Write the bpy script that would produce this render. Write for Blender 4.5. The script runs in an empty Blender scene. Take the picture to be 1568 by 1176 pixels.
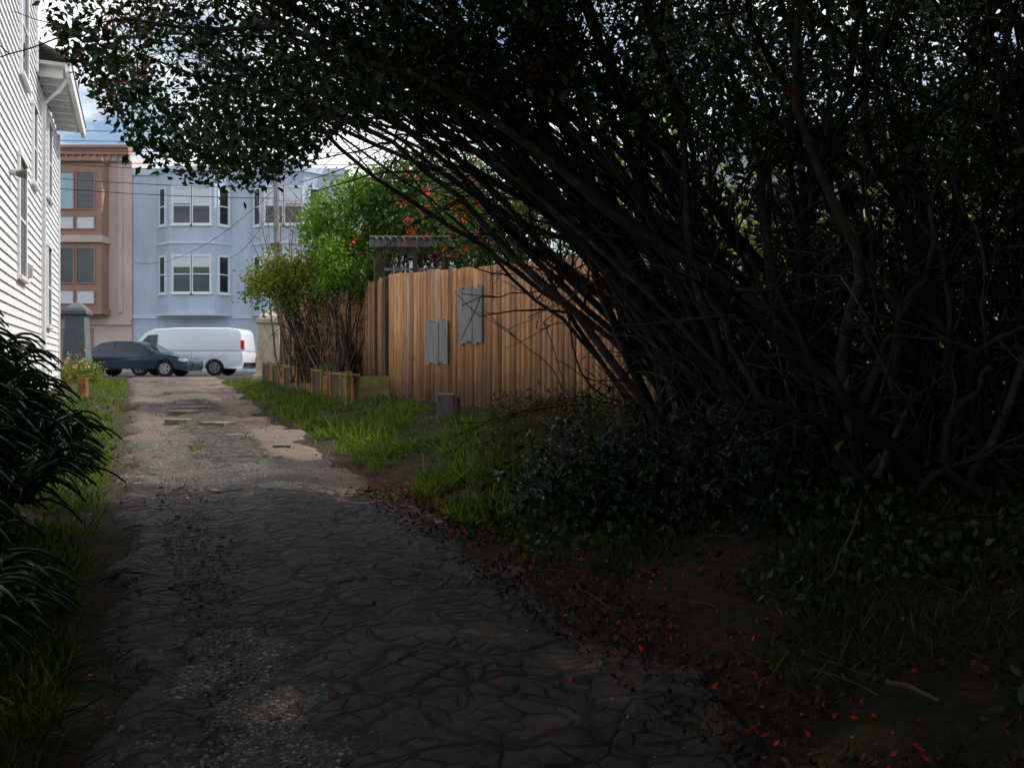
import bpy, math, random
import numpy as np
from mathutils import Vector, noise as mn
random.seed(7); R=np.random.RandomState(11)
scene=bpy.context.scene
scene.view_settings.view_transform='Standard'; scene.view_settings.look='None'; scene.view_settings.exposure=0
AX=0.44   # alley runs towards (-AX,1); u = x + AX*y is the lateral coordinate

# ------------------------------------------------------------ terrain
def ss(t):
    t=np.clip(t,0,1); return t*t*(3-2*t)
def wob(x,y):
    return (np.sin(x*1.7+y*.6)+np.sin(y*1.3-x*.8+1.3)+.6*np.sin(x*3.9+2)+.6*np.sin(y*4.3+x*2.1))/3.2
def gh(x,y):
    x=np.asarray(x,float); y=np.asarray(y,float); u=x+AX*y
    fade=1-ss((y-26)/5.0)
    z=.036*np.clip(y,-30,32)
    z=z+.40*ss((u-2.8)/2.8)*fade+.18*ss((-.4-u)/1.6)*fade
    z=z+.025*wob(x,y)*fade*np.clip(ss((u-2.4)/1)+ss((-.1-u)/1),0,1)
    return z

# ------------------------------------------------------------ materials
def nd(nt,t,**k):
    n=nt.nodes.new(t)
    for a,b in k.items(): setattr(n,a,b)
    return n
def base_mat(name):
    m=bpy.data.materials.new(name); m.use_nodes=True
    nt=m.node_tree; b=nt.nodes['Principled BSDF']; return m,nt,b
def ramp(nt,fac,stops):
    r=nd(nt,'ShaderNodeValToRGB'); e=r.color_ramp.elements
    while len(e)<len(stops): e.new(.5)
    for i,(p,c) in enumerate(stops):
        e[i].position=p; e[i].color=(c[0],c[1],c[2],1)
    nt.links.new(fac,r.inputs[0]); return r.outputs[0]
def coords(nt,scale=(1,1,1),rot=(0,0,0)):
    tc=nd(nt,'ShaderNodeTexCoord'); mp=nd(nt,'ShaderNodeMapping')
    mp.inputs['Scale'].default_value=scale; mp.inputs['Rotation'].default_value=rot
    nt.links.new(tc.outputs['Object'],mp.inputs[0]); return mp.outputs[0]
def nz(nt,vec,scale,detail=5,rough=.55):
    n=nd(nt,'ShaderNodeTexNoise'); n.inputs['Scale'].default_value=scale; n.inputs['Detail'].default_value=detail
    n.inputs['Roughness'].default_value=rough; nt.links.new(vec,n.inputs['Vector']); return n.outputs['Fac']
def bump(nt,b,h,strength=.5,dist=.02):
    n=nd(nt,'ShaderNodeBump'); n.inputs['Strength'].default_value=strength; n.inputs['Distance'].default_value=dist
    nt.links.new(h,n.inputs['Height']); nt.links.new(n.outputs[0],b.inputs['Normal']); return n
def mix(nt,f,a,b,mode='MIX'):
    n=nd(nt,'ShaderNodeMix',data_type='RGBA',blend_type=mode)
    for s,v in ((0,f),(6,a),(7,b)):
        if isinstance(v,(int,float)): n.inputs[s].default_value=v
        elif isinstance(v,tuple): n.inputs[s].default_value=(v[0],v[1],v[2],1)
        else: nt.links.new(v,n.inputs[s])
    return n.outputs[2]
def mth(nt,op,a,b=0.0,c=None):
    n=nd(nt,'ShaderNodeMath',operation=op)
    for i,v in enumerate((a,b,c)):
        if v is None: continue
        if isinstance(v,(int,float)): n.inputs[i].default_value=v
        else: nt.links.new(v,n.inputs[i])
    return n.outputs[0]
def simple(name,col,rough=.7,var=.25,scale=3,bmp=.15,spec=.3,metal=0,sc=(1,1,1)):
    m,nt,b=base_mat(name); v=coords(nt,sc)
    f=nz(nt,v,scale,6,.6)
    lo=tuple(c*(1-var) for c in col); hi=tuple(min(1,c*(1+var)) for c in col)
    nt.links.new(ramp(nt,f,[(.3,lo),(.7,hi)]),b.inputs['Base Color'])
    b.inputs['Roughness'].default_value=rough; b.inputs['Specular IOR Level'].default_value=spec; b.inputs['Metallic'].default_value=metal
    if bmp: bump(nt,b,nz(nt,v,scale*8,4),bmp,.01)
    return m
def stucco(name,col):
    m,nt,b=base_mat(name); v=coords(nt,(1,1,.18)); f=nz(nt,v,1.6,6,.65); f2=nz(nt,coords(nt),.35,3)
    c=ramp(nt,f,[(.3,tuple(x*.84 for x in col)),(.62,col)])
    nt.links.new(mix(nt,1.0,c,ramp(nt,f2,[(.3,(.9,.9,.9)),(.7,(1.06,1.05,1.04))]),'MULTIPLY'),b.inputs['Base Color'])
    b.inputs['Roughness'].default_value=.85; b.inputs['Specular IOR Level'].default_value=.2; bump(nt,b,nz(nt,coords(nt),14,4),.2,.01); return m
def leafmat(name,cols,trans=.35,rough=.45,spec=.4):
    m,nt,b=base_mat(name); out=nt.nodes['Material Output']
    a=nd(nt,'ShaderNodeAttribute',attribute_name='rnd')
    n=len(cols); c=ramp(nt,a.outputs['Fac'],[(i/(n-1),cols[i]) for i in range(n)])
    nt.links.new(c,b.inputs['Base Color']); b.inputs['Roughness'].default_value=rough; b.inputs['Specular IOR Level'].default_value=spec
    if trans>0:
        t=nd(nt,'ShaderNodeBsdfTranslucent'); nt.links.new(mix(nt,1.0,c,(1.5,1.6,.7),'MULTIPLY'),t.inputs[0])
        ms=nd(nt,'ShaderNodeMixShader'); ms.inputs[0].default_value=trans
        nt.links.new(b.outputs[0],ms.inputs[1]); nt.links.new(t.outputs[0],ms.inputs[2]); nt.links.new(ms.outputs[0],out.inputs[0])
    return m
def glassmat(name,col=(.02,.025,.03)):
    m,nt,b=base_mat(name); b.inputs['Base Color'].default_value=(*col,1); b.inputs['Roughness'].default_value=.06
    b.inputs['Specular IOR Level'].default_value=.8
    bump(nt,b,nz(nt,coords(nt),1.2,1),.06,.05); return m

# ------------------------------------------------------------ mesh helpers
def empty(name,loc=(0,0,0),rz=0):
    e=bpy.data.objects.new(name,None); e.location=loc; e.rotation_euler=(0,0,rz); scene.collection.objects.link(e); return e
def npmesh(name,V,F,mats,parent=None,rnd=None,smooth=False,mi=None):
    V=np.asarray(V,np.float32); F=np.asarray(F,np.int32); k=F.shape[1]
    me=bpy.data.meshes.new(name); me.vertices.add(len(V)); me.vertices.foreach_set('co',V.ravel())
    me.loops.add(F.size); me.loops.foreach_set('vertex_index',F.ravel())
    me.polygons.add(len(F)); me.polygons.foreach_set('loop_start',np.arange(0,F.size,k,dtype=np.int32))
    if mi is not None: me.polygons.foreach_set('material_index',np.asarray(mi,np.int32))
    if smooth: me.polygons.foreach_set('use_smooth',np.ones(len(F),bool))
    me.update(calc_edges=True); me.validate()
    if rnd is not None:
        a=me.attributes.new('rnd','FLOAT','FACE'); a.data.foreach_set('value',np.asarray(rnd,np.float32))
    for m in (mats if isinstance(mats,(list,tuple)) else [mats]): me.materials.append(m)
    o=bpy.data.objects.new(name,me); scene.collection.objects.link(o)
    if parent: o.parent=parent
    return o
class MB:
    def __init__(s): s.v=[];s.f=[];s.m=[];s.mats=[]
    def mi(s,m):
        if m not in s.mats: s.mats.append(m)
        return s.mats.index(m)
    def add(s,vs,fs,m):
        n=len(s.v); s.v+= [tuple(v) for v in vs]; i=s.mi(m)
        for f in fs: s.f.append([a+n for a in f]); s.m.append(i)
    def box(s,x0,x1,y0,y1,z0,z1,m):
        s.add([(x0,y0,z0),(x1,y0,z0),(x1,y1,z0),(x0,y1,z0),(x0,y0,z1),(x1,y0,z1),(x1,y1,z1),(x0,y1,z1)],
              [(0,3,2,1),(4,5,6,7),(0,1,5,4),(1,2,6,5),(2,3,7,6),(3,0,4,7)],m)
    def fbox(s,F,a0,a1,n0,n1,z0,z1,m):
        (ox,oy),(dx,dy),(nx,ny)=F
        P=lambda a,n,z:(ox+dx*a+nx*n,oy+dy*a+ny*n,z)
        s.add([P(a0,n0,z0),P(a1,n0,z0),P(a1,n1,z0),P(a0,n1,z0),P(a0,n0,z1),P(a1,n0,z1),P(a1,n1,z1),P(a0,n1,z1)],
              [(0,3,2,1),(4,5,6,7),(0,1,5,4),(1,2,6,5),(2,3,7,6),(3,0,4,7)],m)
    def prism(s,poly,z0,z1,m):
        n=len(poly); s.add([(x,y,z0) for x,y in poly]+[(x,y,z1) for x,y in poly],
          [tuple(range(n))[::-1],tuple(range(n,2*n))]+[(i,(i+1)%n,n+(i+1)%n,n+i) for i in range(n)],m)
    def sprism(s,poly,y0,y1,m,off=None):   # profile in x,z extruded along y ; off(z)->inset
        n=len(poly); o=off or (lambda z:0)
        s.add([(x,y0+o(z),z) for x,z in poly]+[(x,y1-o(z),z) for x,z in poly],
          [tuple(range(n)),tuple(range(n,2*n))[::-1]]+[(i,n+i,n+(i+1)%n,(i+1)%n) for i in range(n)],m)
    def cyl(s,c,r0,r1,h,axis,m,n=16):
        vs=[];ax={'x':0,'y':1,'z':2}[axis]; o=[i for i in range(3) if i!=ax]
        for k,(r,t) in enumerate(((r0,0),(r1,h))):
            for i in range(n):
                a=2*math.pi*i/n; p=list(c); p[o[0]]+=r*math.cos(a); p[o[1]]+=r*math.sin(a); p[ax]+=t; vs.append(p)
        s.add(vs,[tuple(range(n)),tuple(range(n,2*n))]+[(i,(i+1)%n,n+(i+1)%n,n+i) for i in range(n)],m)
    def done(s,name,parent=None,bevel=0,loc=None,rz=0,seg=2,smooth=False):
        me=bpy.data.meshes.new(name); me.from_pydata(s.v,[],s.f); 
        for m in s.mats: me.materials.append(m)
        me.polygons.foreach_set('material_index',s.m)
        import bmesh
        bm=bmesh.new(); bm.from_mesh(me); bmesh.ops.recalc_face_normals(bm,faces=bm.faces); bm.to_mesh(me); bm.free()
        me.update(); o=bpy.data.objects.new(name,me); scene.collection.objects.link(o)
        if parent: o.parent=parent
        if loc: o.location=loc
        o.rotation_euler=(0,0,rz)
        if bevel:
            b=o.modifiers.new('bevel','BEVEL'); b.width=bevel; b.segments=seg; b.limit_method='ANGLE'; b.angle_limit=math.radians(28)
            if smooth:
                for p in me.polygons: p.use_smooth=True
        return o
def unit(a): return a/np.maximum(np.linalg.norm(a,axis=-1,keepdims=True),1e-9)
def leaves(name,P,L,W,mat,parent=None,bias=(0,0,0),rnd=None,jit=.35):
    N=len(P); d=unit(R.normal(size=(N,3))+np.array(bias)); s=unit(np.cross(d,R.normal(size=(N,3)))); n=np.cross(d,s)
    k=(1+jit*R.uniform(-1,1,(N,1))); l=L*k; w=W*k
    V=np.stack([P,P+d*l*.45+s*w*.5+n*w*.18,P+d*l,P+d*l*.45-s*w*.5+n*w*.18],1).reshape(-1,3)
    F=np.arange(4*N).reshape(N,4)
    if rnd is None: rnd=R.uniform(0,1,N)
    return npmesh(name,V,F,mat,parent,rnd)
class Tubes:
    def __init__(s,k=5): s.V=[];s.F=[];s.n=0;s.k=k;s.r=[]
    def add(s,pts,rad,rnd=.5):
        pts=np.asarray(pts,float); n=len(pts); k=s.k; rad=np.broadcast_to(np.asarray(rad,float),(n,))
        t=unit(np.gradient(pts,axis=0)); ref=np.array([.31,.11,.94]) if abs(t[0][2])<.9 else np.array([1.,.2,0])
        a=unit(np.cross(t,ref)); b=np.cross(t,a); th=np.arange(k)*2*math.pi/k
        ring=pts[:,None]+rad[:,None,None]*(a[:,None]*np.cos(th)[None,:,None]+b[:,None]*np.sin(th)[None,:,None])
        s.V.append(ring.reshape(-1,3)); i=np.arange(n-1)[:,None]*k; j=np.arange(k)[None]; j2=(j+1)%k
        f=np.stack([i+j,i+j2,i+k+j2,i+k+j],-1).reshape(-1,4)+s.n; s.F.append(f); s.r.append(np.full(len(f),rnd)); s.n+=n*k
    def done(s,name,mat,parent=None):
        return npmesh(name,np.concatenate(s.V),np.concatenate(s.F),mat,parent,np.concatenate(s.r),smooth=True)
def bez(a,b,c,n):
    t=np.linspace(0,1,n)[:,None]; return (1-t)**2*np.array(a)+2*t*(1-t)*np.array(b)+t*t*np.array(c)
def wig(p,amp):
    n=len(p); w=np.cumsum(R.normal(size=(n,3))*amp,axis=0); w-=w[0]; return p+w
def sway(p,amp):    # smooth S-bends along a limb
    n=len(p); t=np.linspace(0,1,n)[:,None]; ph=R.uniform(0,6.28,3); fr=R.uniform(1.2,2.6,3)
    return p+amp*np.sin(ph+t*fr*6.28)*np.sin(t*np.pi*.5+.12)-amp*np.sin(ph)*np.sin(.12)

# ------------------------------------------------------------ material library
M_leafdark=leafmat('dark_green_leaf',[(.010,.026,.009),(.019,.046,.013),(.035,.075,.02),(.055,.105,.032)],.2)
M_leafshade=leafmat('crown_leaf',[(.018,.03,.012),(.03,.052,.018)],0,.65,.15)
M_leafmid=leafmat('mid_green_leaf',[(.025,.06,.014),(.06,.125,.022),(.10,.17,.03)],.35)
M_leafbright=leafmat('bright_green_leaf',[(.05,.12,.012),(.11,.21,.02),(.19,.28,.03)],.5)
M_leafyel=leafmat('yellow_green_leaf',[(.07,.12,.015),(.16,.2,.02),(.25,.24,.04)],.45)
M_leafblue=leafmat('glossy_shrub_leaf',[(.025,.05,.042),(.065,.10,.08),(.13,.18,.15),(.32,.36,.35)],.1,.3,.8)  # palest stops paint silvery highlights into the leaf colour
M_aloe=leafmat('aloe_leaf',[(.028,.07,.034),(.05,.11,.05),(.08,.15,.07)],.05,.28,.7)
M_dead=leafmat('dead_leaf',[(.03,.022,.014),(.06,.038,.024),(.12,.08,.052)],0,.8,.1)
M_grass=leafmat('grass_blade',[(.04,.085,.010),(.075,.145,.015),(.12,.19,.025),(.25,.22,.09)],.4,.55,.2)
M_dgrass=leafmat('shade_tinted_grass_blade',[(.025,.042,.012),(.05,.07,.02),(.11,.10,.05)],.2,.6,.2)  # darker copy of the grass, canopy shade put into its colour
M_red=leafmat('red_petal',[(.45,.02,.01),(.75,.05,.015),(.8,.11,.02)],.2,.6,.2)
m,nt,b=base_mat('bark'); v=coords(nt); a=nd(nt,'ShaderNodeAttribute',attribute_name='rnd')
c=ramp(nt,nz(nt,v,9,6,.65),[(.3,(.034,.027,.023)),(.55,(.078,.063,.053)),(.75,(.16,.132,.115))])
nt.links.new(mix(nt,1.0,c,ramp(nt,a.outputs['Fac'],[(0,(.35,.35,.35)),(1,(1.35,1.3,1.27))]),'MULTIPLY'),b.inputs['Base Color'])
b.inputs['Roughness'].default_value=.8; b.inputs['Specular IOR Level'].default_value=.3; bump(nt,b,nz(nt,v,40,4),.6,.01); M_bark=m
M_cutwood=simple('split_wood',(.2,.10,.05),.8,.4,14,.4)

# ground
m,nt,b=base_mat('soil'); v=coords(nt)
n1=nz(nt,v,.9,5); n2=nz(nt,v,14,6,.7)
c=ramp(nt,n2,[(.3,(.03,.023,.017)),(.55,(.065,.049,.037)),(.75,(.12,.097,.078))])
g=ramp(nt,nz(nt,v,22,5,.7),[(.35,(.018,.024,.009)),(.65,(.045,.052,.022))])
nt.links.new(mix(nt,ramp(nt,n1,[(.46,(0,0,0)),(.62,(.5,.5,.5))]),c,g),b.inputs['Base Color'])
b.inputs['Roughness'].default_value=.95; b.inputs['Specular IOR Level'].default_value=.1; bump(nt,b,n2,.8,.03); M_soil=m

m,nt,b=base_mat('worn_alley_surface'); v=coords(nt)
at=nd(nt,'ShaderNodeAttribute',attribute_name='crack'); aw=nd(nt,'ShaderNodeAttribute',attribute_name='warm')
def warp(scale,amt,det=3):
    nw=nd(nt,'ShaderNodeTexNoise'); nw.inputs['Scale'].default_value=scale; nw.inputs['Detail'].default_value=det; nt.links.new(v,nw.inputs['Vector'])
    wv=nd(nt,'ShaderNodeVectorMath',operation='SCALE'); wv.inputs['Scale'].default_value=amt; nt.links.new(nw.outputs['Color'],wv.inputs[0])
    wa=nd(nt,'ShaderNodeVectorMath',operation='ADD'); nt.links.new(v,wa.inputs[0]); nt.links.new(wv.outputs[0],wa.inputs[1]); return wa.outputs[0]
def vor(vec,scale,rot,feat='DISTANCE_TO_EDGE'):
    mp=nd(nt,'ShaderNodeMapping'); mp.inputs['Scale'].default_value=(.85,1.1,0); mp.inputs['Rotation'].default_value=(0,0,rot); nt.links.new(vec,mp.inputs[0])
    vo=nd(nt,'ShaderNodeTexVoronoi',feature=feat); vo.inputs['Scale'].default_value=scale; nt.links.new(mp.outputs[0],vo.inputs['Vector']); return vo
W1=warp(4.5,.16,7)
vo=vor(W1,7.2,.35); vc=vor(W1,7.2,.35,'F1'); vo2=vor(W1,2.3,.9)
fine=nz(nt,v,75,6,.78); big=nz(nt,v,1.4,5,.6); med=nz(nt,v,9,5,.65)
wdt=mth(nt,'ADD',.015,mth(nt,'MULTIPLY',ramp(nt,nz(nt,v,2.6,4,.6),[(.38,(0,0,0)),(.7,(1,1,1))]),.20))
e1=mth(nt,'MINIMUM',mth(nt,'DIVIDE',vo.outputs['Distance'],wdt),1.0)
# some of the small cracks are filled with dust
fill=ramp(nt,nz(nt,v,3.7,5,.7),[(.48,(0,0,0)),(.60,(.85,.85,.85))])
e1=mth(nt,'MAXIMUM',e1,fill)
e2=mth(nt,'MINIMUM',mth(nt,'DIVIDE',vo2.outputs['Distance'],.05),1.0)
edge=mth(nt,'MULTIPLY',e1,e2)
dome=mth(nt,'MULTIPLY',mth(nt,'MINIMUM',mth(nt,'MULTIPLY',vo.outputs['Distance'],4.0),1.0),mth(nt,'SUBTRACT',1.0,fill))
vg=nd(nt,'ShaderNodeTexVoronoi',feature='F1'); vg.inputs['Scale'].default_value=55; nt.links.new(v,vg.inputs['Vector'])
gs=nd(nt,'ShaderNodeSeparateColor'); nt.links.new(vg.outputs['Color'],gs.inputs[0])
gcol=ramp(nt,gs.outputs[0],[(.1,(.06,.052,.046)),(.5,(.115,.10,.09)),(.85,(.18,.158,.142)),(1,(.42,.39,.36))])
gcol=mix(nt,ramp(nt,vg.outputs['Distance'],[(.3,(0,0,0)),(.75,(.8,.8,.8))]),gcol,(.05,.042,.036))
gcol=mix(nt,ramp(nt,nz(nt,v,2.1,6,.7),[(.5,(0,0,0)),(.66,(.75,.75,.75))]),gcol,(.07,.052,.038))
gcol=mix(nt,aw.outputs['Fac'],gcol,ramp(nt,fine,[(.3,(.12,.085,.067)),(.7,(.26,.195,.155))]))
acol=ramp(nt,fine,[(.3,(.045,.041,.039)),(.5,(.078,.073,.070)),(.72,(.15,.142,.136))])
cs=nd(nt,'ShaderNodeSeparateColor'); nt.links.new(vc.outputs['Color'],cs.inputs[0])
acol=mix(nt,1.0,acol,ramp(nt,cs.outputs[0],[(0,(.82,.82,.82)),(1,(1.12,1.1,1.07))]),'MULTIPLY')
acol=mix(nt,ramp(nt,med,[(.42,(0,0,0)),(.72,(.6,.6,.6))]),acol,(.12,.095,.077))
acol=mix(nt,ramp(nt,edge,[(.1,(.85,.85,.85)),(.98,(0,0,0))]),acol,(.026,.021,.017))
acol=mix(nt,ramp(nt,big,[(.46,(0,0,0)),(.68,(.5,.5,.5))]),acol,(.12,.093,.074))
thr=mth(nt,'ADD',at.outputs['Fac'],mth(nt,'MULTIPLY',mth(nt,'SUBTRACT',nz(nt,v,3.2,7,.7),.5),2.8))
mask=ramp(nt,thr,[(.42,(0,0,0)),(.58,(1,1,1))])
nt.links.new(mix(nt,mask,gcol,acol),b.inputs['Base Color'])
b.inputs['Roughness'].default_value=.75; b.inputs['Specular IOR Level'].default_value=.35
hg=mth(nt,'MULTIPLY',mth(nt,'SUBTRACT',1.0,vg.outputs['Distance']),.45)
ha=mth(nt,'ADD',mth(nt,'ADD',mth(nt,'MULTIPLY',edge,.8),mth(nt,'MULTIPLY',dome,.6)),mth(nt,'ADD',mth(nt,'MULTIPLY',fine,.45),mth(nt,'MULTIPLY',med,.8)))
h=mix(nt,mask,hg,ha); bump(nt,b,h,1.0,.028); M_path=m

M_street=simple('street_asphalt',(.055,.055,.058),.85,.25,4,.3)
M_conc=simple('concrete',(.32,.30,.27),.85,.25,5,.4)
M_slab=simple('broken_asphalt_slab',(.17,.155,.14),.85,.3,12,.5)

# ------------------------------------------------------------ ground + path
def sheet(us,ys,zoff):
    U,Y=np.meshgrid(us,ys); X=U-AX*Y; Z=gh(X,Y)+zoff(U,Y,X)
    n,mm=U.shape; V=np.stack([X,Y,Z],-1).reshape(-1,3); i=np.arange(n-1)[:,None]*mm+np.arange(mm-1)[None]
    return V,np.stack([i,i+1,i+mm+1,i+mm],-1).reshape(-1,4),U,Y
us=np.concatenate([np.linspace(-600,-12,30),np.arange(-11,-3,.5),np.arange(-3,7,.12),np.arange(7,14,.5),np.linspace(15,700,30)])
ys=np.concatenate([np.linspace(-300,-8,20),np.arange(-7,2,.5),np.arange(2,14,.1),np.arange(14,33,.4),np.linspace(34,900,40)])
V,F,U,Y=sheet(us,ys,lambda U,Y,X:.02*np.sin(X*9+Y*3)*np.sin(Y*7)*(Y<28)-.06*ss((U+.6)/.5)*ss((3.1-U)/.5)*(Y<33))
ground=npmesh('ground',V,F,M_soil,smooth=True)
us=np.arange(-.75,3.35,.045)
ys=np.concatenate([np.arange(.5,13,.05),np.arange(13,32.6,.12)])
def nfield(X,Y,s,o): return np.array([mn.noise((float(x)*s,float(y)*s,o)) for x,y in zip(X.ravel(),Y.ravel())]).reshape(X.shape)
def poff(U,Y,X):
    nn=nfield(X,Y,1.1,3.)+.5*nfield(X,Y,3,1.)
    wid=.45*ss((Y-18)/9)
    e=np.minimum(U+.25+wid*.3+nn*.35,2.65+wid+nn*.4-U); inn=ss(e/.3)
    rut=-.045*np.exp(-((U-.45)/.33)**2)-.035*np.exp(-((U-2.15)/.3)**2)+.035*np.exp(-((U-1.3)/.5)**2)
    far=1-ss((Y-29)/3)
    return (-.085+inn*.095)+(rut+nn*.030+nfield(X,Y,6,5.)*.018)*inn*far
V,F,U,Y=sheet(us,ys,poff)
path=npmesh('alley_path',V,F,M_path,smooth=True)
nn=np.array([mn.noise((float(x)*.7,float(y)*.7,8.)) for x,y in V[:,:2]]).reshape(U.shape)
near=1-ss((Y-7.6+ (U-1)*.3)/2.2)
crack=near*(.98-.85*np.exp(-((U-.5)/.36)**2)*ss((5.4-Y)/1.2))
crack=np.maximum(crack,.8*np.exp(-((U-1.25)/.55)**2)*ss((Y-9.5)/1.5)*ss((23-Y)/5))
crack=np.maximum(crack,.12)-.45*ss((U-2.25)/.35)
warm=np.clip(.8*np.exp(-((U-2.25)/.35)**2)+.35*ss((Y-8)/8)+.55*ss((U-2.3)/.3)+nn*.6-.05,0,1)
for nme,val in (('crack',crack),('warm',warm)):
    a=path.data.attributes.new(nme,'FLOAT','POINT'); a.data.foreach_set('value',val.ravel().astype(np.float32))

st=MB(); st.box(-120,120,32.9,46.0,1.0,1.158,M_street); st.done('street')
kb=MB(); kb.box(-120,120,46.0,49,1.0,1.29,M_conc); kb.done('far_pavement',bevel=.01)

Ns=8000
uu=np.concatenate([R.uniform(-.4,2.9,4000),R.normal(.45,.35,4000)]); yy=np.concatenate([R.uniform(2.5,22,4000),R.uniform(2.4,9.5,4000)])
xx=uu-AX*yy; r=R.uniform(.004,.012,Ns)*np.clip(1+(R.uniform(size=Ns)>.97)*1.6,1,3)
C=np.stack([xx,yy,gh(xx,yy)+.0+r*.4-.02],1)
o8=np.array([(1,0,0),(0,1,0),(-1,0,0),(0,-1,0),(0,0,.7),(0,0,-.7)],float)
V=(C[:,None]+o8[None]*r[:,None,None]*R.uniform(.6,1.3,(Ns,6,1))).reshape(-1,3)
f8=np.array([(0,1,4),(1,2,4),(2,3,4),(3,0,4),(1,0,5),(2,1,5),(3,2,5),(0,3,5)])
F=(f8[None]+np.arange(Ns)[:,None,None]*6).reshape(-1,3)
M_stone=leafmat('gravel_stone',[(.08,.07,.065),(.18,.16,.145),(.36,.34,.31)],0,.85,.2)
npmesh('gravel',V,F,M_stone,None,np.repeat(R.uniform(0,1,Ns),8))
sl=MB()
for (u0,y0,s,h) in ((1.45,14.9,.36,.08),(.95,17.2,.42,.08),(1.2,18.2,.34,.07),(1.5,13.4,.18,.04),(.85,8.7,.16,.02),(1.1,19.5,.35,.05),(2.05,12.2,.14,.03),(.75,15.6,.24,.06)):
    n=11; x0=u0-AX*y0; z=float(gh(x0,y0)); ang=[i*6.28/n+random.uniform(-.2,.2) for i in range(n)]; r_=[random.uniform(.6,1.1) for _ in ang]
    sl.prism([(x0+s*q*math.cos(a),y0+.8*s*q*math.sin(a)) for a,q in zip(ang,r_)],z-.05,z+h,M_slab)
sl.done('broken_slab',bevel=.012)

# ------------------------------------------------------------ grass
def scatter(n,ur,yr,thr,sc=1.3):
    u=R.uniform(*ur,n); y=R.uniform(yr[0]**.5,yr[1]**.5,n)**2; x=u-AX*y
    k=np.array([mn.noise((float(a)*sc,float(b)*sc,2.2))+.4*mn.noise((float(a)*4,float(b)*4,.2)) for a,b in zip(x,y)])
    q=k>thr; return x[q],y[q]
def grass(name,parts,L,W,mat,up=2.2):
    X=np.concatenate([p[0] for p in parts]); Y=np.concatenate([p[1] for p in parts]); Z=gh(X,Y)-.01
    return leaves(name,np.stack([X,Y,Z],1),L,W,mat,None,(0,0,up),jit=.55)
grass('grass_verge',[scatter(52000,(2.75,4.9),(7.2,28),-.05),scatter(22000,(-1.7,-.35),(3.4,30),.0)],.12,.011,M_grass,1.4)
grass('tall_grass',[scatter(5500,(3.0,4.6),(7.2,19),.08),scatter(2000,(-1.4,-.4),(4,22),.1)],.27,.012,M_grass,1.2)
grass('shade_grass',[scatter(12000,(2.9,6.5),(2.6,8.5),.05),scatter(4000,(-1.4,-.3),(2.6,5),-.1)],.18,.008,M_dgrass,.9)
grass('path_weeds',[scatter(14000,(.7,1.8),(10.5,24),.12,2.2),scatter(5000,(-.4,3.0),(4,30),.33,3)],.05,.012,M_grass,1.0)
X,Y=scatter(10000,(2.8,5.2),(6,26),.02,.9); X2,Y2=scatter(4000,(-1.5,-.4),(3,28),.05,.9); X=np.r_[X,X2];Y=np.r_[Y,Y2]
leaves('broadleaf_weeds',np.stack([X,Y,gh(X,Y)+R.uniform(0,.10,len(X))],1),.055,.035,M_leafmid,None,(0,0,.8))
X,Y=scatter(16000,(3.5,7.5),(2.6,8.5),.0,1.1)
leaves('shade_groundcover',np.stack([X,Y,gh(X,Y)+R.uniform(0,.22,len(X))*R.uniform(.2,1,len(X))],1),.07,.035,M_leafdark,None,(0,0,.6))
X,Y=scatter(22000,(2.2,7),(2.3,9),-.25); leaves('leaf_litter',np.stack([X,Y,gh(X,Y)+.012],1),.045,.016,M_dead,None,(0,0,.1))
u=np.r_[R.normal(2.75,.3,620),R.uniform(-.5,2.6,110),R.uniform(3,5.5,240)]; y=np.r_[R.uniform(2.5,10.5,620),R.uniform(2.5,10,110),R.uniform(2.5,7,240)]
x=u-AX*y; leaves('fallen_red_petals',np.stack([x,y,gh(x,y)+.022],1),.034,.014,M_red,None,(0,0,.25))

# ------------------------------------------------------------ white clapboard house (left)
M_white=simple('white_paint_siding',(.80,.80,.81),.6,.05,2,.05,.3)
M_trim=simple('white_trim',(.78,.78,.77),.55,.04,3,.05)
M_eave=simple('eave_soffit',(.5,.49,.46),.7,.1,4,.1)
M_glass=glassmat('window_glass'); M_roofsh=simple('roof_shingle',(.12,.11,.10),.9,.3,12,.4)
H=empty('white_clapboard_house',(-2.28,0,0),math.atan(AX))   # local +y along the alley, wall face at local x=0
hb=MB(); c_=math.sqrt(1+AX*AX); Y0,Y1,YM=10.5*c_,24*c_,18.8*c_; HT=9.9
hb.box(-9,-.03,Y0,Y1,-1,8.1,M_white); hb.box(-9,-.03,Y0,YM,8.1,HT,M_white); hb.done('walls',H)
sd=MB(); e=.17; z=.3
while z<HT-.1:
    y1=YM if z>8 else Y1
    sd.add([(-.02,Y0,z),(.028,Y0,z),(-.002,Y0,z+e),(-.02,Y0,z+e),(-.02,y1,z),(.028,y1,z),(-.002,y1,z+e),(-.02,y1,z+e)],
           [(0,1,2,3),(7,6,5,4),(0,4,5,1),(1,5,6,2),(2,6,7,3)],M_white); z+=e
sd.done('clapboards',H)
tr=MB(); tr.box(-.05,.06,Y1-.12,Y1+.02,.3,8.1,M_trim); tr.box(-.05,.06,YM-.1,YM+.03,8.1,HT,M_trim)
wd=MB()
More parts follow.
